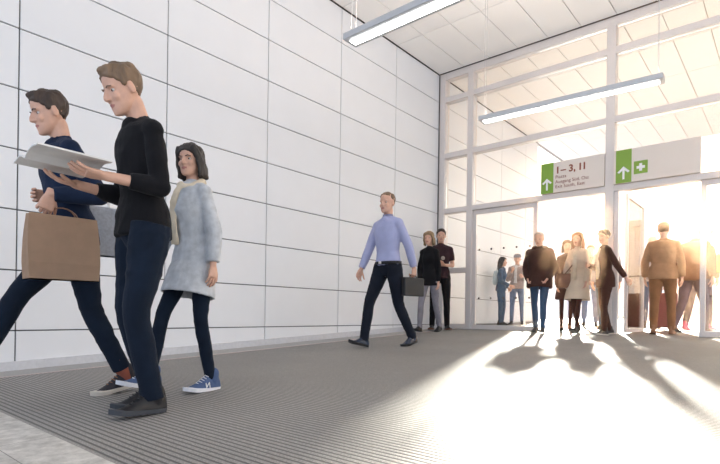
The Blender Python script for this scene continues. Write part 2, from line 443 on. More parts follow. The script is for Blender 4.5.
# outside: pale slatted building and a low wall far beyond the doors
bm = NB(); box(bm, -30, 30, 34, 40, 0, 6)
for k in range(60): box(bm, -29.5+k, -29.2+k, 33.75, 34, 0, 5.8)
for z in (3.2, 5.65): box(bm, -30, 30, 33.6, 34, z, z+.35)
b = finish('office_building', bm, mat('white_render', (.86, .85, .84), rough=.7, var=.02, scale=1), label='pale building with tall vertical slats beyond the doors', category='building')
for k in range(14):
    bm = NB(); box(bm, -28+4*k+.35, -28+4*k+1.15, 33.9, 33.98, .1, 3.1); finish('window', bm, mat('pale_glazing', (.45, .48, .54), rough=.2, var=.02) if k == 0 else bpy.data.materials['pale_glazing'], b)
bm = NB()
for z in (.35, .7, 1.05): bar(bm, (-6, 19, floor_z(0, 19)+z), (8, 19, floor_z(0, 19)+z), .02)
for k in range(15): bar(bm, (-6+k, 19, floor_z(0, 19)), (-6+k, 19, floor_z(0, 19)+1.07), .022)
finish('railing', bm, m_alu, label='low metal railing outside beyond the doors', category='railing')

# ------------------------------------------------------------------ people
SKIN = mat('light_skin', (.62, .36, .26), rough=.5, var=.07, scale=25, bump=.1)
m_eye = mat('eye_white', (.50, .47, .44), rough=.2, var=.01); m_iris = mat('dark_iris', (.06, .035, .02), rough=.2)
m_lip = mat('lip', (.42, .16, .13), rough=.45)
HAIRC = {k: mat('%s_hair' % k, c, rough=.55, var=.35, scale=18, bump=.7, bscale=120, stretch=(1, 1, .15)) for k, c in
         dict(brown=(.040, .022, .014), blond=(.24, .155, .08), dark=(.025, .018, .015), sandy=(.17, .105, .06), grey=(.42, .36, .30), auburn=(.22, .08, .03)).items()}
HEAD = [(0, .020, .078, .035), (.010, .034, .086, .012), (.028, .047, .090, -.012), (.05, .056, .088, -.035), (.078, .064, .086, -.062), (.105, .069, .085, -.088),
        (.13, .073, .085, -.100), (.16, .075, .086, -.104), (.185, .072, .080, -.100), (.208, .062, .066, -.086), (.224, .045, .045, -.065), (.233, .024, .018, -.036), (.235, .006, -.002, -.014)]
def head_loft(bm, grow=0, z_from=0, seg=22):
    loops = []
    for z, wd, f, b in HEAD:
        if z < z_from: continue
        k = z/.235
        cy, ry = (f+b)/2, (f-b)/2+grow; wd = wd+grow; zz = z+grow*(1.0 if z > .2 else (k-.3))
        loops.append([bm.verts.new((wd*math.copysign(abs(math.cos(t))**.92, math.cos(t)), cy+ry*math.sin(t), zz)) for t in [2*math.pi*i/seg for i in range(seg)]])
    for a_, b_ in zip(loops, loops[1:]):
        for k in range(seg): bm.faces.new((a_[k], a_[(k+1) % seg], b_[(k+1) % seg], b_[k]))
    bm.faces.new(loops[0][::-1]); bm.faces.new(loops[-1])
def xform(bm, verts, m):
    for v in verts: v.co = m @ v.co
def add_head(bm, m, fem):
    n0 = set(bm.verts); head_loft(bm)
    # nose, brow, cheeks, lips, chin, ears
    tube(bm, [((0, .080, .128), .008, .008), ((0, .092, .112), .009, .010), ((0, .103, .092), .011, .011), ((0, .106, .082), .014, .011), ((0, .096, .074), .012, .008)], V((0, 1, .1)), 8)
    ball(bm, (.013, .092, .080), .009); ball(bm, (-.013, .092, .080), .009)
    for s in (-1, 1):
        ball(bm, (s*.030, .071, .133), .016, (1.5, .8, .5)); ball(bm, (s*.036, .064, .085), .022, (1, .9, 1.1))
        ball(bm, (s*.078, -.008, .107), .030, (.30, .62, 1.05), M.Rotation(R(-10), 3, 'X'))
    ball(bm, (0, .086, .054), .013, (1.7, .7, .45)); ball(bm, (0, .085, .043), .012, (1.5, .7, .5)); ball(bm, (0, .078, .014), .018, (1.1, .8, .8))
    xform(bm, [v for v in bm.verts if v not in n0], m)

def dirv(pitch, side):      # unit vector: pitch forward from straight down, side outwards
    return V((math.sin(R(side)), math.sin(R(pitch))*math.cos(R(side)), -math.cos(R(pitch))*math.cos(R(side))))

def hand_shapes(bm_palm, bm_f, wrist, d, nrm, side, curl, s, thumb=35):
    """wrist->fingers direction d, palm normal nrm (side the fingers curl to), side +1 right hand"""
    d = d.normalized(); nrm = (nrm-d*nrm.dot(d)).normalized(); a = d.cross(nrm).normalized()*side   # a: towards thumb
    tube(bm_palm, [(wrist-d*.03*s, .024*s, .018*s), (wrist+d*.005*s, .026*s, .017*s), (wrist+d*.035*s, .036*s, .015*s), (wrist+d*.07*s, .040*s, .014*s), (wrist+d*.088*s, .039*s, .011*s)], nrm, 12, sq=.8)
    lens = (.072, .080, .075, .058)
    for i, ln in enumerate(lens):
        off = (1.5-i)*.0205*s
        p = wrist+d*(.078-.004*abs(1.2-i))*s+a*off
        dd = (d+a*(1.5-i)*.045).normalized(); ang = 0
        r = .0088*s
        for j, (fr, cu) in enumerate(((.46, curl*.8), (.30, curl), (.24, curl*.8))):
            ang += cu
            di = (dd*math.cos(ang)+nrm*math.sin(ang)).normalized()
            q = p+di*ln*fr*s*1.0
            capsule(bm_f, p, q, r, r*.93, 9); p = q; r *= .93
    p = wrist+d*.022*s+a*.024*s; t = R(thumb); ta = (d*math.cos(t)+a*math.sin(t)+nrm*.35*(.4+curl)).normalized()
    q = p+ta*.040*s; capsule(bm_palm, p-ta*.01*s, q, .013*s, .0105*s, 9)
    tb = (ta+d*.35+nrm*curl*.8).normalized(); r_ = q+tb*.030*s; capsule(bm_f, q-ta*.004, r_, .0102*s, .009*s, 9)
    capsule(bm_f, r_, r_+(tb+nrm*curl*.3).normalized()*.022*s, .009*s, .0078*s, 9)
    return wrist+d*.075*s+nrm*.012*s

def shoe(parent, m, s, col, sole_col, style='sneaker', white_stripe=None, logo=False, sock=None, hi=False, side=1):
    """m: matrix of the foot frame (ankle origin, y to toe)"""
    st = [(-.078, .012, -.045), (-.072, .024, -.012), (-.055, .031, .012), (-.02, .036, .018), (.015, .037, .020), (.045, .038, .006), (.08, .042, -.016), (.115, .046, -.036), (.15, .045, -.049), (.18, .036, -.055), (.198, .022, -.061), (.206, .008, -.068)]
    zb = -.070; bm = NB(); loops = []; seg = 14
    for y, wd, zt in st:
        lp = []
        for k in range(seg):
            t = math.pi*k/(seg-1); c, sn = math.cos(t), math.sin(t)
            sn = max(0.0, sn)
            lp.append(bm.verts.new((wd*math.copysign(abs(c)**.75, c)*(1-.25*sn), y, zb+(zt-zb)*sn**.8)))
        loops.append(lp)
    for a_, b_ in zip(loops, loops[1:]):
        for k in range(seg): bm.faces.new((a_[k], a_[(k+1) % seg], b_[(k+1) % seg], b_[k]))
    bm.faces.new(loops[0][::-1]); bm.faces.new(loops[-1])
    capsule(bm, (0, -.018, -.02), (0, -.022, .055 if style == 'boot' else .025), .040, .039, 14)
    b2 = remesh(bm, .005*s if s > .5 else .006, 3)
    xform(b2, b2.verts, m @ M.Scale(s, 4)); u = finish('shoe', b2, col, parent, True)
    bm = NB(); top, bot = [], []
    n = 26
    for k in range(n):
        t = 2*math.pi*k/n; y = .064-.147*math.cos(t)
        # outline width interpolation
        for (ya, wa, _), (yb, wb, _) in zip(st, st[1:]):
            if ya <= y <= yb: wd = wa+(wb-wa)*(y-ya)/(yb-ya); break
        else: wd = .006
        sg = 1 if math.sin(t) > 0 else -1
        if abs(math.sin(t)) < 1e-6: wd = 0
        lift = max(0, y-.12)**1.4*.5
        top.append(bm.verts.new((sg*(wd+.004), y, zb+.006+lift))); bot.append(bm.verts.new((sg*(wd+.001), y, -.085+lift*.8)))
    for k in range(n): bm.faces.new((top[k], top[(k+1) % n], bot[(k+1) % n], bot[k]))
    bm.faces.new(top); bm.faces.new(bot[::-1])
    if style == 'heel': box(bm, -.02, .02, -.07, -.03, -.085, -.065)
    xform(bm, bm.verts, m @ M.Scale(s, 4)); so_ = finish('sole', bm, sole_col, u)
    if style == 'sneaker' and hi:
        bm = NB()
        for k in range(5):
            y = .035+k*.017; z = .012-k*.011
            bar(bm, (-.020, y, z-.006), (0, y+.008, z+.003), .0028); bar(bm, (0, y+.008, z+.003), (.020, y, z-.006), .0028)
        xform(bm, bm.verts, m @ M.Scale(s, 4)); finish('laces', bm, white_stripe or sole_col, u)
    if logo:
        bm = NB(); sx = -1
        x = sx*.041; pts = [((.035, -.062), (.043, -.028)), ((.043, -.028), (.062, -.062)), ((.062, -.062), (.070, -.032))]
        for (y0, z0), (y1, z1) in pts: bar(bm, (x, y0, z0), (x-.001*0+sx*(-.004 if z0 > -.05 else 0), y1, z1), .0030)
        xform(bm, bm.verts, m @ M.Scale(s, 4)); o = finish('shoe_emblem', bm, m_white, u); o['label'] = 'white letter N emblem'
    return u

def person(loc, face, height, label, d):
    """d: pose and clothes. Local frame: +Y forward, +X right, Z up"""
    s = height/1.78; fem = d.get('fem', 0); hi = d.get('near', 0)
    vox = .007 if hi else .011
    W = .9 if fem else 1.0; W *= d.get('wide', 1)
    # ---- skeleton
    lean, twist = R(d.get('lean', 3)), R(d.get('twist', 0))
    P = V((0, 0, 0))
    Rt = M.Rotation(R(d.get('yaw', 0)), 3, 'Z') @ M.Rotation(-lean, 3, 'X') @ M.Rotation(R(d.get('tilt', 0)), 3, 'Y')
    Rc = M.Rotation(twist, 3, 'Z')
    def T(x, y, z): return P+Rt @ (V((x, y, z))*s)
    neck = T(0, -.012, .56)
    legs = []; fl = []
    for sd in (-1, 1):
        th, sh, ab, fp, fy = d['leg_r' if sd > 0 else 'leg_l']      # thigh, shin pitch (absolute), abduction, foot pitch, foot yaw
        hip = V((sd*.092*s*(.95 if fem else 1), 0, 0))
        knee = hip+dirv(th, sd*ab)*.44*s; ank = knee+dirv(sh, sd*ab*.5)*.40*s
        fm = M.Translation(ank) @ M.Rotation(R(-fy*sd), 4, 'Z') @ M.Rotation(R(fp), 4, 'X')
        legs.append((hip, knee, ank, fm))
    arms = []
    for sd in (-1, 1):
        up, fo = d['arm_r' if sd > 0 else 'arm_l'][:2]
        sh = P+Rt @ (V((0, 0, .487))*s+Rc @ V((sd*(.166 if not fem else .145)*s*W, -.005*s, 0)))
        up = Rt @ V((sd*up[0], up[1], up[2])).normalized(); fo = Rt @ V((sd*fo[0], fo[1], fo[2])).normalized()
        el = sh+up*.285*s; wr = el+fo*.245*s
        arms.append((sh, el, wr, fo))
    # ground contact
    Rz = M.Rotation(face, 4, 'Z'); low = 9; best = None
    for hip, knee, ank, fm in legs:
        for q in ((0, -.07, -.085), (0, .12, -.085), (0, .20, -.072)):
            p = fm @ (V(q)*s); wp = Rz @ p
            g = p.z-floor_z(0, loc[1]+wp.y)
            if g < low: low = g
    base = V((loc[0], loc[1], floor_z(*loc)))
    root = empty('person', base, face, label=label, category='person')
    OFF = M.Translation((0, 0, -low-base.z+.001))
    fin_ = lambda n, b, m, p=root, **k: (xform(b, b.verts, OFF), finish(n, b, m, p, True, **k))[1]
    # ---- body
    tl = d.get('leg_w', 1.0)
    Hm = M.Translation(neck) @ Rt.to_4x4() @ M.Rotation(R(d.get('hyaw', 0)), 4, 'Z') @ M.Rotation(R(-d.get('hpitch', 0)), 4, 'X') @ M.Translation((0, (.012+d.get('hfwd', 0))*s, .050*s)) @ M.Scale(s*d.get('hs', 1.0), 4)
    tor = [(-.10, .07, .07), (-.03, .140, .098), (.03, .150, .105), (.10, .142, .10), (.18, .125, .09), (.28, .140, .100), (.38, .152, .112), (.45, .155, .105), (.505, .150, .085), (.535, .105, .068), (.575, .055, .055)]
    if fem: tor = [(-.10, .08, .07), (-.03, .150, .105), (.03, .152, .108), (.10, .132, .095), (.18, .110, .08), (.28, .122, .092), (.36, .132, .115), (.43, .132, .100), (.505, .118, .075), (.54, .07, .058), (.575, .048, .05)]
    def torso_rings(g, lo=-9, hi_=9, gw=1): return [(T(0, -.005+(.010 if .3 < z < .42 and fem else 0), z), (a*W+g)*s*gw, (b+g)*s*gw) for z, a, b in tor if lo <= z <= hi_]
    bm = NB(); bf = NB()
    FWD = Rt @ V((0, 1, 0))
    tube(bm, torso_rings(-.008), FWD, 18)
    capsule(bm, T(0, -.012, .53), Hm @ V((0, -.022, .05)), .054*s*(.9 if fem else 1), .050*s*(.9 if fem else 1), 14)
    add_head(bm, Hm, fem)
    grips = []
    for sd, (sh, el, wr, fo) in zip((-1, 1), arms):
        capsule(bm, sh, el, .046*s*W, .036*s*W); capsule(bm, el, wr, .037*s*W, .024*s)
        a_ = d['arm_r' if sd > 0 else 'arm_l']; nr = a_[2] if len(a_) > 2 else (-1, 0, 0); cu = a_[3] if len(a_) > 3 else .35
        hd = a_[4] if len(a_) > 4 else None
        nr = Rt @ V((sd*nr[0], nr[1], nr[2])); hdir = (Rt @ V((sd*hd[0], hd[1], hd[2]))) if hd else fo
        grips.append(hand_shapes(bm, bf, wr, hdir, nr, -sd, cu, s))
    for sd, (hip, knee, ank, fm) in zip((-1, 1), legs):
        capsule(bm, hip, knee, .066*s*tl, .044*s*tl); capsule(bm, knee, ank, .044*s*tl, .030*s*tl)
        capsule(bm, ank+V((0, 0, -.012*s)), fm @ (V((0, .11, -.058))*s), .026*s, .014*s)
    hb = remesh(bm, vox*.8 if hi else vox*.85, 2 if hi else 1)
    # eye sockets, mouth line
    Hi = Hm.inverted(); s0 = s
    for v in hb.verts:
        p = Hi @ v.co
        if p.y > .05 and -.01 < p.z < .2:
            k = sum(math.exp(-(((p.x-sx*.031)/.017)**2+((p.z-.115)/.011)**2)) for sx in (-1, 1))*.009
            k += math.exp(-((p.x/.022)**2+((p.z-.048)/.0035)**2))*.003
            v.co = Hm @ (p-V((0, k, 0)))
    for f in hb.faces:
        p = Hi @ f.calc_center_median()
        if p.y > .07 and abs(p.x) < .024 and abs(p.z-.049) < .0095*(1-(p.x/.026)**2): f.material_index = 1
    # fingers stay separate, rooted in the palm
    me = bpy.data.meshes.new('t'); bmesh.ops.recalc_face_normals(bf, faces=bf.faces); bf.to_mesh(me); bf.free(); hb.from_mesh(me); bpy.data.meshes.remove(me)
    body = fin_('body', hb, [d.get('skin', SKIN), m_lip])
    for sx in (-1, 1):
        bm = NB(); ball(bm, (sx*.031, .0622, .115), .0118)
        n0 = set(bm.verts); ball(bm, (sx*.031, .0704, .1145), .0062, (1, .8, 1))
        for f in bm.faces:
            if all(v not in n0 for v in f.verts): f.material_index = 1
        xform(bm, bm.verts, Hm); fin_('eye', bm, [m_eye, m_iris])
    # ---- hair
    hc = HAIRC[d.get('hair', 'brown')]
    hs = d.get('hairstyle', 'short')
    bm = NB(); head_loft(bm, .0065 if hs != 'buzz' else .004)
    co = {'short': ((0, .084, .190), (0, -.10, .030)), 'buzz': ((0, .070, .205), (0, -.105, .07)), 'long': ((0, .086, .186), (0, -.10, .02)), 'up': ((0, .084, .182), (0, -.10, .05)), 'bob': ((0, .088, .180), (0, -.10, .01))}[hs]
    a_, b_ = V(co[0]), V(co[1]); nn = (b_-a_).cross(V((1, 0, 0))).normalized()
    if nn.z < 0: nn = -nn
    r = bmesh.ops.bisect_plane(bm, geom=bm.verts[:]+bm.edges[:]+bm.faces[:], plane_co=a_, plane_no=nn, clear_inner=True)
    bmesh.ops.holes_fill(bm, edges=[e for e in bm.edges if e.is_boundary], sides=0)
    if hs in ('short', 'up') and not d.get('bald'):
        ball(bm, (0, .040, .215), .042, (1.3, 1.15, .5))
        for sx in (-1, 1): ball(bm, (sx*.074, .018, .135), .02, (.35, .7, 1.2))
    if hs in ('long', 'bob'):
        zl = -.13 if hs == 'long' else .01
        for sx in (-1, 1):
            tube(bm, [((sx*.05, .055, .205), .03, .02), ((sx*.076, .028, .15), .018, .035), ((sx*.084, .0, .08), .02, .045), ((sx*.085, -.015, .01), .022, .045), ((sx*.08, -.03, zl*.6), .024, .04), ((sx*.07, -.03, zl), .012, .025)], V((0, 1, 0)), 12)
        tube(bm, [((0, -.06, .17), .06, .05), ((0, -.085, .08), .075, .045), ((0, -.09, 0), .078, .04), ((0, -.085, zl*.7), .072, .035), ((0, -.08, zl), .05, .02)], V((0, 1, 0)), 14)
    if hs == 'up': ball(bm, (0, -.10, .16), .045, (1, .9, 1))
    hb = remesh(bm, .007 if hi else .009, 2)
    hb.normal_update()
    for v in hb.verts:
        n_ = noise.noise(V((v.co.x*75+v.co.y*14, v.co.y*26, v.co.z*16))); m_ = noise.noise(V((v.co.x*24, v.co.y*24+5, v.co.z*20))); v.co += v.normal*((.5-abs(n_)*1.6)*.006+m_*.008)
    xform(hb, hb.verts, Hm); fin_('hair', hb, hc)
    if d.get('brows', 1) and hi:
        for sx in (-1, 1):
            bm = NB(); bar(bm, (sx*.018, .089, .131), (sx*.034, .0885, .136), .0030); bar(bm, (sx*.034, .0885, .136), (sx*.050, .078, .131), .0024)
            xform(bm, bm.verts, Hm); fin_('eyebrow', bm, hc)
    if d.get('cap'):
        bm = NB(); head_loft(bm, .02)
        bmesh.ops.bisect_plane(bm, geom=bm.verts[:]+bm.edges[:]+bm.faces[:], plane_co=V((0, 0, .165)), plane_no=V((0, .12, 1)).normalized(), clear_inner=True)
        bmesh.ops.holes_fill(bm, edges=[e for e in bm.edges if e.is_boundary], sides=0)
        tube(bm, [((0, .07, .172), .075, .008), ((0, .115, .165), .062, .006), ((0, .145, .158), .035, .004)], V((0, 0, 1)), 12)
        xform(bm, bm.verts, Hm); fin_('cap', bm, d['cap'])
    # ---- trousers
    tl = d.get('leg_w', 1.0)
    if d.get('trousers'):
        bm = NB(); tube(bm, torso_rings(.010, hi_=.11), FWD, 18)
        for sd, (hip, knee, ank, fm) in zip((-1, 1), legs):
            end = ank-(knee-ank).normalized()*d.get('hem', .022)*s
            mid = hip.lerp(knee, .5); cal = knee.lerp(end, .35)
            kd = ((knee-hip).normalized()+(end-knee).normalized()).normalized()
            rt = V((0, 1, 0))
            tube(bm, [(hip+V((0, 0, .03*s)), .088*s*tl, .098*s*tl), (hip.lerp(knee, .2), .088*s*tl, .096*s*tl), (mid, .078*s*tl, .082*s*tl), (knee-kd*.05*s, .063*s*tl, .066*s*tl), (knee+kd*.02*s, .058*s*tl, .062*s*tl), (cal, .057*s*tl, .062*s*tl), (end.lerp(cal, .3), .049*s*tl, .054*s*tl), (end, d.get('cuff', .048)*s*tl, d.get('cuff', .050)*s*tl*1.08)][::-1], rt, 16)
        b2 = remesh(bm, vox, 2)
        folds(b2, (.008 if hi else .007)*s*d.get('fold', 1), (7, 7, 13), 1)
        fin_('trousers', b2, d['trousers'])
    # ---- top
    sl = d.get('sleeve', 1.0); g = d.get('grow', .012)
    hem = d.get('top_hem', -.03)
    bm = NB()
    rr = torso_rings(g, lo=.02, hi_=.55)
    if hem < -.12:       # coat with a skirt
        fl = d.get('flare', .06); zs = [hem, hem*.66, hem*.33]
        k = max(0, legs[0][1].y+legs[1][1].y)*.25/s
        rr = [(P+V((0, k*(z/hem)-.0, z))*s, (.155*W+g+fl*(z/hem))*s, (.112+g+fl*1.35*(z/hem))*s) for z in zs]+[(T(0, 0, -.02), (.152*W+g)*s, (.11+g)*s)]+rr
        tube(bm, rr, FWD, 22, hollow=.10*s, wall=.018*s)
    else:
        eg = .014 if hem < .04 else .0
        rr = [(T(0, 0, hem), (.152*W+g+eg)*s, (.106+g+eg*1.3)*s)]+[(q_[0], q_[1]+eg*.7*s, q_[2]+eg*s) if i_ < 2 else q_ for i_, q_ in enumerate(rr)]
        tube(bm, rr, FWD, 22)
    for sd, (sh, el, wr, fo) in zip((-1, 1), arms):
        r0 = .053*s*W+g*.35*s; r1 = (.043+g*.5)*s; r2 = (.033+g*.45)*s
        ball(bm, sh, r0*.95)
        rings = [(sh+(sh-el)*.06, r0*.9, r0*.9), (sh.lerp(el, .35), r0*.93, r0*.93), (sh.lerp(el, .8), r1*1.04, r1*1.04), (el.lerp(wr, .03), r1, r1)]
        if sl > .55: rings += [(el.lerp(wr, .25), r1*.98, r1*.98), (el.lerp(wr, .65*sl), (r1+r2)*.5, (r1+r2)*.5), (el.lerp(wr, .95*sl), r2, r2)]
        elif sl < .5: rings = rings[:2]+[(sh.lerp(el, .7), r1*1.12, r1*1.12)]
        rf = FWD if abs((el-sh).normalized().dot(FWD)) < .8 else V((0, 0, 1))
        # split at the elbow so sharply bent arms keep their volume
        if sl > .55:
            tube(bm, rings[:4][::-1], rf, 14); ball(bm, el, r1*1.0)
            rf2 = FWD if abs((wr-el).normalized().dot(FWD)) < .8 else V((0, 0, 1))
            tube(bm, [(el, r1, r1)]+rings[4:], rf2, 14)
        else: tube(bm, rings, rf, 14)
    for sd, (sh, el, wr, fo) in zip((-1, 1), arms): capsule(bm, T(sd*.03, -.012, .535), sh, (.048+g*.3)*s, (.050+g*.3)*s)
    capsule(bm, T(0, -.012, .50), T(0, -.010, .560), .078*s*W, .062*s*W); ball(bm, T(0, .030, .525), .058*s)
    b2 = remesh(bm, vox, 3)
    folds(b2, (.009 if hi else .008)*s*d.get('fold', 1), (8, 8, 9), 5)
    top = fin_(d.get('top_name', 'shirt'), b2, d['top'])
    if d.get('collar'):
        bm = NB()
        tube(bm, [(T(0, -.012, .545), .068*s, .064*s), (T(0, -.012, .56), .064*s, .062*s), (T(0, -.010, .60), .058*s, .058*s)], FWD, 18, caps=False)
        bmesh.ops.solidify(bm, geom=bm.faces[:], thickness=.006)
        for sd in (-1, 1): capsule(bm, T(sd*.012, .062, .555), T(sd*.035, .085, .52), .009*s, .004*s)
        fin_('collar', bm, d['collar'], top)
    if d.get('placket'):
        bm = NB()
        pass
    if d.get('belt'):
        bm = NB(); tube(bm, [(T(0, -.005, .035), (.152*W+.021)*s, (.106+.021)*s), (T(0, -.005, .07), (.150*W+.021)*s, (.104+.021)*s)], FWD, 24); fin_('belt', bm, d['belt'])
        bm = NB(); n0 = 0; box(bm, -.02*s, .02*s, .126*s, .131*s, -.013*s, .017*s)
        xform(bm, bm.verts, M.Translation(T(0, .0, .052)) @ Rt.to_4x4()); fin_('belt_buckle', bm, m_alu)
    if d.get('hood'):
        bm = NB()
        for k in range(15):
            t = R(-50+280*k/14); ball(bm, T(math.cos(t)*.105, -.02+math.sin(-t)*.085, .555+.02*math.sin(-t)), .042*s, (1, 1, .9), seg=8)
        b2 = remesh(bm, .010, 2); folds(b2, .01, (30, 30, 30), 3); fin_('hood', b2, d['hood'], top)
    if d.get('scarf'):
        bm = NB()
        for k in range(18):
            t = 2*math.pi*k/18; ball(bm, T(math.cos(t)*.072, -.005+math.sin(t)*.075, .552+.012*math.sin(t*2)-.02*math.sin(t)), .032*s, seg=8)
        tube(bm, [(T(.02, .09, .53), .035*s, .016*s), (T(.03, .135, .42), .035*s, .014*s), (T(.03, .140, .28), .04*s, .013*s), (T(.035, .125, .12), .045*s, .012*s)], FWD, 10)
        b2 = remesh(bm, .009, 2); folds(b2, .010, (16, 16, 20), 3); fin_('scarf', b2, d['scarf'])
    if d.get('inner'):    # blouse seen between open coat fronts
        bm = NB(); tube(bm, [(T(0, .100+g, .02), .035*s, .03*s), (T(0, .103+g, .25), .035*s, .03*s), (T(0, .105+g*.7, .40), .045*s, .03*s), (T(0, .055+g*.5, .53), .04*s, .03*s)], FWD, 12)
        fin_('blouse', bm, d['inner'])
    # ---- shoes
    for sd, (hip, knee, ank, fm) in zip((-1, 1), legs):
        if d.get('sock'):
            bm = NB(); capsule(bm, fm @ (V((0, -.01, -.02))*s), ank.lerp(knee, .25), .041*s, .046*s, 14); fin_('sock', bm, d['sock'])
        shoe(root, OFF @ fm, s*d.get('shoe_s', 1), d['shoes'], d['sole'], d.get('shoe_style', 'sneaker'), d.get('lace'), d.get('logo'), None, hi, sd)
    grips += [a_[1] for a_ in arms]
    WM = M.Translation(base) @ Rz @ OFF
    return root, [WM @ g for g in grips], WM, T

C = dict(
 navy=fabric('navy_cloth', (.010, .020, .050)), jeans=fabric('dark_blue_denim', (.005, .011, .024)), black=fabric('black_cloth', (.006, .006, .008)),
 lblue=fabric('lilac_blue_shirt_cloth', (.38, .40, .60), var=.06), dnavy=fabric('dark_navy_suit_cloth', (.008, .011, .020)),
 coat=fabric('pale_grey_wool', (.50, .52, .55), var=.16, scale=22), cream=fabric('cream_scarf_wool', (.68, .58, .44)),
 grey=fabric('mid_grey_cloth', (.22, .21, .24)), maroon=fabric('dark_maroon_print_cloth', (.035, .016, .022)), parka=fabric('dark_brown_parka_cloth', (.050, .022, .018)),
 fur=fabric('tan_fur_trim', (.36, .22, .12)), denim=fabric('mid_blue_denim', (.045, .085, .15)), ldenim=fabric('worn_blue_denim', (.12, .18, .30)),
 stone=fabric('beige_wool_coat', (.62, .50, .38), var=.06), sweat=fabric('taupe_sweatshirt', (.32, .26, .25)), brownk=fabric('flare_warmed_brown_knit', (.36, .20, .11)),  # brown knit has the flare's orange glow mixed into its colour
 brownt=fabric('flare_warmed_brown_trouser', (.20, .09, .04)), dbrown=fabric('flare_warmed_brown_jacket', (.16, .07, .035)), black2=fabric('brown_black_suit', (.045, .014, .012)),  # trouser and jacket browns also carry the flare's orange
 plum=fabric('dull_plum_cloth', (.10, .07, .09)), tee=fabric('charcoal_tee', (.02, .018, .02)))
S = dict(black=mat('black_shoe_leather', (.006, .006, .008), rough=.55, bump=.2), sole=mat('dark_grey_rubber', (.05, .055, .065), rough=.7), cream=mat('cream_rubber', (.62, .56, .48), rough=.7),
 brown=mat('dark_grey_suede', (.035, .03, .035), rough=.9, bump=.5), blue=mat('slate_blue_mesh', (.06, .10, .21), rough=.8, bump=.4), white=mat('white_rubber', (.75, .76, .80), rough=.6),
 navy=mat('polished_navy_leather', (.015, .025, .05), rough=.25), tan=mat('tan_leather', (.25, .11, .05), rough=.5), pink=mat('pink_mesh', (.75, .12, .22), rough=.7),
 sock=mat('rust_sock', (.28, .08, .05), rough=.9), skinny=mat('warm_brown_leather', (.16, .06, .03), rough=.5))

DN = (0.12, .0, -1)
PI = math.pi
# near man in black sweater
B, gB, WB, TB = person((-2.58, 1.28), PI+R(-4), 1.80, 'man in black sweater and dark jeans striding with open magazine, nearest the camera', dict(
  near=1, lean=3, hfwd=.012, leg_l=(9, -11, 2, 2, 4), leg_r=(3, -17, 1, -4, 3), arm_l=((.12, -.05, -1), (-.12, 1, .10), (-.3, 0, 1), .25), arm_r=((.15, .10, -1), (-.15, 1, .12), (-.3, 0, 1), .25),
  hpitch=22, hyaw=0, hair='sandy', trousers=C['jeans'], top=C['black'], top_name='sweater', sleeve=.62, shoes=S['black'], sole=S['sole'], lace=S['black'], leg_w=1.02, wide=.87, cuff=.052))
# man with paper bag
A, gA, WA, TA = person((-3.36, 1.22), PI+R(-6), 1.86, 'man in navy jacket striding at the left edge carrying a tan paper bag', dict(
  near=1, lean=7, leg_l=(-12, -26, 2, -12, 3), leg_r=(36, 26, 2, 12, 3), arm_l=((.18, -.42, -1), (0, .85, .0), (-1, 0, 0), 1.0, (0, .45, -1)), arm_r=((.35, -.9, -.8), (-.1, .9, -.05), (-1, 0, 0), .8),
  hpitch=12, hair='brown', trousers=C['jeans'], top=C['navy'], top_name='jacket', shoes=S['brown'], sole=S['cream'], sock=S['sock'], lace=S['tan'], grow=.018, hem=-.035, leg_w=.95))
# woman in pale coat
Cw, gC, WC, TC = person((-2.90, 1.77), PI+R(6), 1.56, 'woman in pale grey coat and cream scarf walking behind the black-clad man', dict(
  near=1, fem=1, lean=3, leg_l=(0, -12, 1, 2, 3), leg_r=(25, 12, 1, 8, 3), arm_l=((.22, -.10, -1), (.10, .15, -1), (-1, .1, 0), .35), arm_r=((.15, .3, -1), (0, .5, -.8), (-1, 0, 0), .4),
  hyaw=18, hair='dark', hairstyle='bob', trousers=C['jeans'], leg_w=.80, cuff=.042, top=C['coat'], top_name='coat', top_hem=-.24, grow=.03, scarf=C['cream'], shoes=S['blue'], sole=S['white'], lace=S['white'], logo=1, shoe_s=1.12, sleeve=.95, flare=.03))
# man in lilac shirt
D, gD, WD, TD = person((-3.60, 4.72), PI+R(-6), 1.84, 'grey-haired man in lilac blue shirt striding along the wall with black case', dict(
  lean=2, leg_r=(24, 10, 2, 12, 4), leg_l=(-11, -32, 2, -12, 3), arm_r=((.30, .22, -1), (.12, .45, -1), (-1, 0, .2), .35), arm_l=((.20, -.42, -1), (.04, -.30, -1), (-1, 0, 0), 1.1, (0, 0, -1)),
  hyaw=8, hair='sandy', hairstyle='buzz', trousers=C['dnavy'], top=C['lblue'], top_hem=.05, collar=C['lblue'], belt=S['black'], shoes=S['navy'], sole=S['black'], leg_w=1.0, grow=.016))
Ew, gE, WE, TE = person((-4.52, 7.05), PI+R(10), 1.66, 'fair-haired woman in black jacket and grey trousers behind the lilac-shirted man', dict(
  fem=1, leg_r=(18, 6, 1, 6, 3), leg_l=(-10, -24, 1, -10, 3), arm_r=((.12, .1, -1), (0, .3, -1)), arm_l=((.12, -.05, -1), (.02, .12, -1)), hair='blond', hairstyle='bob',
  trousers=C['grey'], top=C['black'], top_name='jacket', top_hem=-.10, shoes=S['black'], sole=S['black'], leg_w=.9))
Fm, gF, WF, TF = person((-4.62, 7.55), PI+R(35), 1.74, 'man in dark printed T-shirt standing with hands together by the wall corner', dict(
  leg_r=(2, -1, 4, 0, 12), leg_l=(3, -4, 3, 0, 12), arm_r=((.15, .0, -1), (-.55, .8, .15), (-.4, -.4, -.6), .6), arm_l=((.15, .0, -1), (-.55, .8, .0), (-.4, 0, .6), .6), sleeve=.4, hair='brown',
  trousers=C['black'], top=C['maroon'], shoes=S['black'], sole=S['skinny']))
bm = NB(); 
for sx, sz, r_ in ((-.03, .33, .035), (.04, .29, .03), (.0, .24, .03)):
    ball(bm, TF(sx, .131, sz), r_, (1, .12, 1))
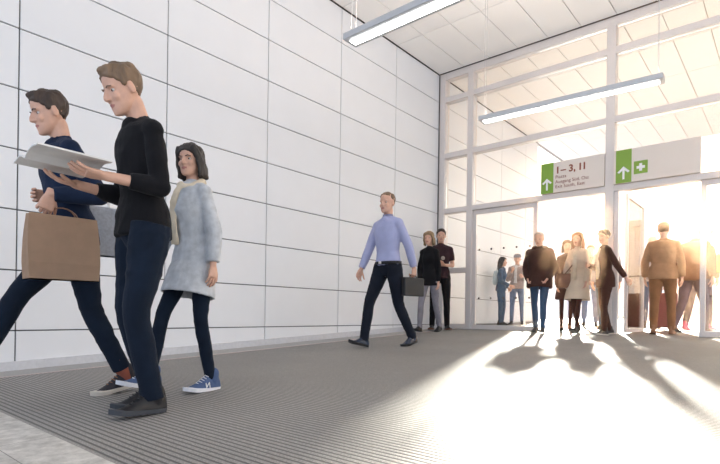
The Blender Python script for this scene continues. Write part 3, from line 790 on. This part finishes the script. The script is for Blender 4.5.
o = finish('shirt_print', bm, mat('faded_print', (.35, .30, .27), rough=.9), Fm); o.location = (0, 0, (WF.translation-Fm.location).z)
# couple seen through the glass
Gw, gG, WG, TG = person((-4.67, 10.05), R(-80), 1.44, 'long-haired woman in blue denim with pale tote behind the door glass', dict(
  fem=1, leg_r=(2, 0, 2, 0, 5), leg_l=(6, -6, 2, 0, 5), arm_r=((.12, .1, -1), (-.2, .7, -.3)), arm_l=((.14, -.1, -1), (-.1, .6, -.5), (-1, 0, 0), .6), hair='dark', hairstyle='long', yaw=0, hyaw=0,
  trousers=C['denim'], top=C['denim'], top_name='denim_jacket', shoes=S['black'], sole=S['black'], leg_w=.9))
Hm_, gH, WH, TH = person((-4.62, 10.75), PI+R(20), 1.54, 'man in flat cap and taupe sweatshirt standing behind the door glass', dict(
  leg_r=(1, -1, 3, 0, 8), leg_l=(4, -3, 4, 0, 8), arm_r=((.2, .15, -1), (-.4, .5, .8), (0, 0, 1), .7), arm_l=((.2, .0, -1), (-.2, .6, .2)), hair='grey', hairstyle='buzz', cap=C['grey'], scarf=C['coat'],
  trousers=C['ldenim'], top=C['sweat'], top_name='sweatshirt', grow=.03, shoes=S['black'], sole=S['black']))
# people in and beyond the openings
Im, gI, WI, TI = person((-2.99, 7.80), PI+R(4), 1.57, 'man in dark hooded parka and blue jeans walking in by the door leaf', dict(
  leg_r=(-6, -18, 1, -6, 4), leg_l=(14, 2, 1, 6, 4), arm_r=((.25, -.10, -1), (-.3, .55, -.8), (-1, 0, 0), .9), arm_l=((.25, -.05, -1), (-.35, .5, -.8), (-1, 0, 0), .9), hair='grey', hairstyle='buzz', hpitch=8,
  trousers=C['denim'], top=C['parka'], top_name='parka', top_hem=-.14, grow=.06, flare=.0, hood=C['parka'], wide=1.05, shoes=S['black'], sole=S['sole'], leg_w=.9))
Jp, gJ, WJ, TJ = person((-2.80, 8.45), PI+R(25), 1.50, 'person in dark coat walking half hidden between parka and beige coat', dict(
  fem=1, leg_r=(18, 4, 1, 6, 3), leg_l=(-8, -26, 1, -10, 3), arm_r=((.14, .1, -1), (0, .3, -1)), arm_l=((.14, -.1, -1), (0, .2, -1)), hair='sandy', hairstyle='bob',
  trousers=C['black2'], top=C['parka'], top_name='coat', top_hem=-.30, grow=.03, flare=.04, shoes=S['skinny'], sole=S['black'], leg_w=.7))
Kw, gK, WK, TK = person((-2.46, 7.94), PI+R(-8), 1.53, 'woman with long auburn hair in open beige coat walking in', dict(
  fem=1, lean=2, leg_l=(22, 8, 0, 8, 3), leg_r=(-8, -24, 1, -12, 3), arm_r=((.3, -.05, -1), (.0, .25, -1), (-1, 0, 0), .7), arm_l=((.24, .1, -1), (-.1, .2, -1)), hair='auburn', hairstyle='long', inner=C['cream'],
  trousers=C['black2'], top=C['stone'], top_name='coat', top_hem=-.34, grow=.028, flare=.05, shoes=S['black'], sole=S['black'], leg_w=.72, collar=C['stone']))
Lw, gL, WL, TL = person((-2.02, 7.72), PI*.5+R(42), 1.50, 'dark-haired woman in black suit with one arm trailing, beside centre post', dict(
  fem=1, lean=3, leg_l=(8, 0, 1, 4, 3), leg_r=(-2, -16, 1, -6, 3), arm_l=((.32, -.32, -1), (.32, -.42, -.9), (-1, 0, 0), .4), arm_r=((.15, .2, -1), (-.5, .8, .2), (-1, 0, 0), .5), hair='dark', hairstyle='up', hyaw=20,
  trousers=C['black2'], top=C['black2'], top_name='blazer', top_hem=-.12, grow=.020, shoes=S['black'], sole=S['cream'], leg_w=.92, inner=C['cream']))
Nm, gN, WN, TN = person((-1.43, 8.42), R(8), 1.63, 'brown-haired man in brown jumper walking out, seen from behind', dict(
  leg_r=(8, -2, 3, 0, 8), leg_l=(-6, -14, 2, -8, 6), arm_r=((.25, .0, -1), (.05, .12, -1)), arm_l=((.28, .0, -1), (.0, .30, -1)), hair='sandy', trousers=C['brownt'], top=C['brownk'], top_name='jumper', grow=.03, top_hem=-.06,
  shoes=S['tan'], sole=S['skinny'], leg_w=1.12, wide=1.06))
Om, gO, WO, TO = person((-1.13, 8.95), R(-25), 1.66, 'grey-haired man in dark brown jacket walking out beside the brown jumper', dict(
  lean=5, leg_r=(16, 2, 2, 6, 5), leg_l=(-12, -28, 2, -14, 5), arm_r=((.25, .1, -1), (.0, .3, -1)), arm_l=((.25, .05, -1), (.05, .2, -1)), hair='grey', trousers=C['plum'], top=C['dbrown'], top_name='jacket', grow=.03, top_hem=-.08,
  shoes=S['skinny'], sole=S['black'], leg_w=1.1, wide=1.05))
Pm, gP, WP, TP = person((-1.16, 9.85), R(-15), 1.68, 'person in dark jacket and pink shoes half hidden by the right door frame', dict(
  leg_r=(14, 2, 2, 6, 5), leg_l=(-10, -22, 2, -10, 5), arm_r=((.2, .1, -1), (.0, .5, -1)), arm_l=((.2, .05, -1), (.05, .2, -1)), hair='brown', trousers=C['plum'], top=C['dbrown'], top_name='jacket', grow=.02,
  shoes=S['pink'], sole=S['pink']))
Qm, gQ, WQ, TQ = person((-1.92, 10.3), R(10), 1.66, 'grey-haired person mostly hidden behind the brown jumper', dict(
  leg_r=(10, 2, 2, 6, 5), leg_l=(-6, -16, 2, -8, 5), arm_r=((.2, .1, -1), (.0, .3, -1)), arm_l=((.2, .05, -1), (.05, .2, -1)), hair='grey', trousers=C['denim'], top=C['sweat'], top_name='jacket', grow=.02,
  shoes=S['black'], sole=S['black']))
Rm, gR, WR, TR = person((-3.05, 10.6), PI+R(15), 1.62, 'distant person in plum top and blue jeans behind the beige coat', dict(
  leg_r=(12, 2, 2, 6, 5), leg_l=(-8, -20, 2, -10, 5), arm_r=((.2, .1, -1), (.0, .3, -1)), arm_l=((.2, -.05, -1), (.05, .2, -1)), hair='brown', trousers=C['ldenim'], top=C['plum'], top_name='jacket', grow=.02,
  shoes=S['black'], sole=S['black']))
Tm, gT, WT, TT = person((-2.42, 9.3), PI+R(5), 1.60, 'person in grey jacket and blue jeans behind the woman in black', dict(
  leg_r=(-8, -18, 2, -8, 5), leg_l=(12, 2, 2, 6, 5), arm_r=((.2, .1, -1), (.0, .3, -1)), arm_l=((.2, -.05, -1), (.05, .2, -1)), hair='brown', trousers=C['denim'], top=C['grey'], top_name='jacket', grow=.02,
  shoes=S['black'], sole=S['black']))

# ------------------------------------------------------------------ things carried
m_kraft = mat('kraft_paper', (.60, .41, .28), rough=.8, var=.06, scale=12)
m_kraft2 = mat('brown_paper_fold', (.26, .15, .10), rough=.8)
def carrier(name, top, rz, wd, dp, ht, m, mh, label, cat, band=None, drop=.10, mark=None):
    t = empty(name, (top[0], top[1], top[2]-drop-ht), rz, label=label, category=cat)
    bm = NB(); n = 8
    vs = {}
    for k, z in enumerate([ht*i/n for i in range(n+1)]):
        t_ = z/ht; b_ = 1+.05*math.sin(t_*PI)-.02*t_
        dd = dp*(1-.55*max(0, t_-.25)/.75)
        for j, (x, y) in enumerate(((-1, -1), (-.33, -1.04), (.33, -1.04), (1, -1), (1.0, 0), (1, 1), (.33, 1.04), (-.33, 1.04), (-1, 1), (-1.0, 0))):
            wob = .004*noise.noise(V((x*3, y*3, z*14)))
            xx = x*wd/2*b_*(1 if abs(y) > .5 else (1-.10*t_))
            vs[k, j] = bm.verts.new((xx, y*dd/2+wob, z))
    for k in range(n):
        for j in range(10): bm.faces.new((vs[k, j], vs[k, (j+1) % 10], vs[k+1, (j+1) % 10], vs[k+1, j]))
    bm.faces.new([vs[0, j] for j in range(10)][::-1])
    bmesh.ops.solidify(bm, geom=bm.faces[:], thickness=.002)
    body = finish('bag_body', bm, m, t)
    for y in (-1, 1):
        bm = NB(); pts = [V((wd*.22*math.cos(a_), y*dp*.18*(1-math.sin(a_)*.9), ht-.02+(drop+.025)*math.sin(a_))) for a_ in [PI*i/10 for i in range(11)]]
        for a_, b_ in zip(pts, pts[1:]): bar(bm, a_, b_, .0035)
        finish('bag_handle', bm, mh, t)
    if band:
        for z in band:
            bm = NB(); bm2 = None
            box(bm, -wd*.50, wd*.50, -dp*.56, -dp*.555, z, z+.008); box(bm, -wd*.50, wd*.50, dp*.555, dp*.56, z, z+.008)
            finish('printed_line', bm, m_kraft2, t)
    return t
g = gA[0]
carrier('paper_bag', (g.x, g.y+.09, g.z+.005), R(86), .35, .15, .36, m_kraft, m_kraft2, 'tan paper carrier bag in the hand of the navy-jacketed man', 'bag', drop=.045)
g = gA[3]
carrier('shopping_bag', (g.x+.02, g.y+.05, g.z+.03), R(84), .26, .10, .33, fabric('grey_checked_film', (.66, .69, .75), var=.12, scale=60), m_white, 'pale grey shopping bag carried low behind the tan paper bag', 'bag', drop=.10)
g = gD[0]
t = empty('document_case', (g.x, g.y, g.z-.25), R(84), label='black document case in the hand of the lilac-shirted man', category='case')
bm = NB(); box(bm, -.17, .17, -.03, .03, 0, .215, bev=.012); finish('case_body', bm, S['black'], t)
bm = NB(); pts = [V((.06*math.cos(a_), 0, .21+.045*math.sin(a_))) for a_ in [PI*i/8 for i in range(9)]]
for a_, b_ in zip(pts, pts[1:]): bar(bm, a_, b_, .006)
finish('handle', bm, S['black'], t)
# open magazine in the hands of the man in black
g = (gB[0]+gB[1])/2
t = empty('magazine', g+V((0, -.05, .016)), PI-R(4), label='open pale magazine held in both hands by the man in black', category='magazine')
for sd in (-1, 1):
    bm = NB(); n = 8; prev = None
    for layer, dz in ((0, 0), (1, .006)):
        pass
    top_, bot_ = [], []
    for i in range(n+1):
        x = sd*.21*i/n; z = .022*math.sin(PI*min(1, i/n*1.1))*(1-.3*i/n)+.02*(i/n)
        top_.append([bm.verts.new((x, y, z+.007+.12*(y+.15)*.3)) for y in (-.15, .15)]); bot_.append([bm.verts.new((x, y, z+.12*(y+.15)*.3)) for y in (-.15, .15)])
    for i in range(n):
        bm.faces.new((top_[i][0], top_[i+1][0], top_[i+1][1], top_[i][1])); bm.faces.new((bot_[i][0], bot_[i][1], bot_[i+1][1], bot_[i+1][0]))
        bm.faces.new((top_[i][0], bot_[i][0], bot_[i+1][0], top_[i+1][0])); bm.faces.new((top_[i][1], top_[i+1][1], bot_[i+1][1], bot_[i][1]))
    for i in (0, n): bm.faces.new((top_[i][0], top_[i][1], bot_[i][1], bot_[i][0]))
    pg = finish('pages', bm, mat('pale_page_paper', (.72, .70, .68), rough=.5, var=.05, scale=8) if sd < 0 else bpy.data.materials['pale_page_paper'], t)
    bm = NB(); box(bm, min(sd*.05, sd*.17), max(sd*.05, sd*.17), -.08, .02, .036, .0375)
# tote, handbag, suitcase
g = TG(-.20, -.03, .50); g = WG @ g
def soft_bag(name, loc, rz, wd, dp, ht, m, label, cat, strap_to=None, strap_m=None):
    t = empty(name, loc, rz, label=label, category=cat)
    bm = NB(); tube(bm, [((0, 0, 0), wd*.40, dp*.35), ((0, 0, ht*.08), wd*.48, dp*.5), ((0, 0, ht*.5), wd*.5, dp*.5), ((0, 0, ht*.9), wd*.44, dp*.3), ((0, 0, ht), wd*.42, dp*.15)], V((0, 1, 0)), 20, sq=.6)
    folds(bm, .006, (9, 9, 9), 2); finish('bag_body', bm, m, t, True)
    if strap_to:
        for pl in strap_to:
            bm = NB()
            for a_, b_ in zip(pl, pl[1:]): bar(bm, a_, b_, .008)
            finish('bag_strap', bm, strap_m or m, t)
    return t
gp = WG @ TG(-.21, -.06, -.0)
soft_bag('tote_bag', (gp.x-.03, gp.y-.02, gp.z+.10), R(70), .34, .12, .30, fabric('pale_canvas', (.58, .66, .70), var=.05), 'pale canvas tote on the shoulder of the long-haired woman behind glass', 'bag',
  [[V((-.10, 0, .28)), V((-.02, .02, .42)), V((.05, 0, .28))]])
gp = WK @ TK(.17, .08, -.10)
soft_bag('handbag', (gp.x-.02, gp.y-.03, gp.z-.02), R(18), .26, .11, .22, S['skinny'], 'dark brown handbag slung at the hip of the beige-coated woman', 'bag',
  [[V((.0, 0, .21)), V((.10, -.05, .33)), V((.16, -.06, .48)), V((.24, -.02, .64))]])
x_, y_ = -1.62, 9.6; z_ = floor_z(x_, y_)
t = empty('suitcase', (x_, y_, z_), R(10), label='maroon upright suitcase standing outside beyond the open glass leaf', category='suitcase')
bm = NB(); box(bm, -.20, .20, -.12, .12, .05, .62, bev=.03); finish('shell', bm, mat('maroon_shell', (.16, .025, .03), rough=.5), t)
bm = NB(); bar(bm, (-.12, .10, .6), (-.12, .10, .92), .009); bar(bm, (.12, .10, .6), (.12, .10, .92), .009); bar(bm, (-.12, .10, .92), (.12, .10, .92), .013); finish('handle', bm, m_alud, t)
for sx in (-1, 1):
    for sy in (-1, 1):
        bm = NB(); bmesh.ops.create_cone(bm, cap_ends=True, segments=14, radius1=.028, radius2=.028, depth=.02, matrix=M.Translation((sx*.15, sy*.08, .028)) @ M.Rotation(R(90), 4, 'Y')); finish('wheel', bm, m_alud, t)
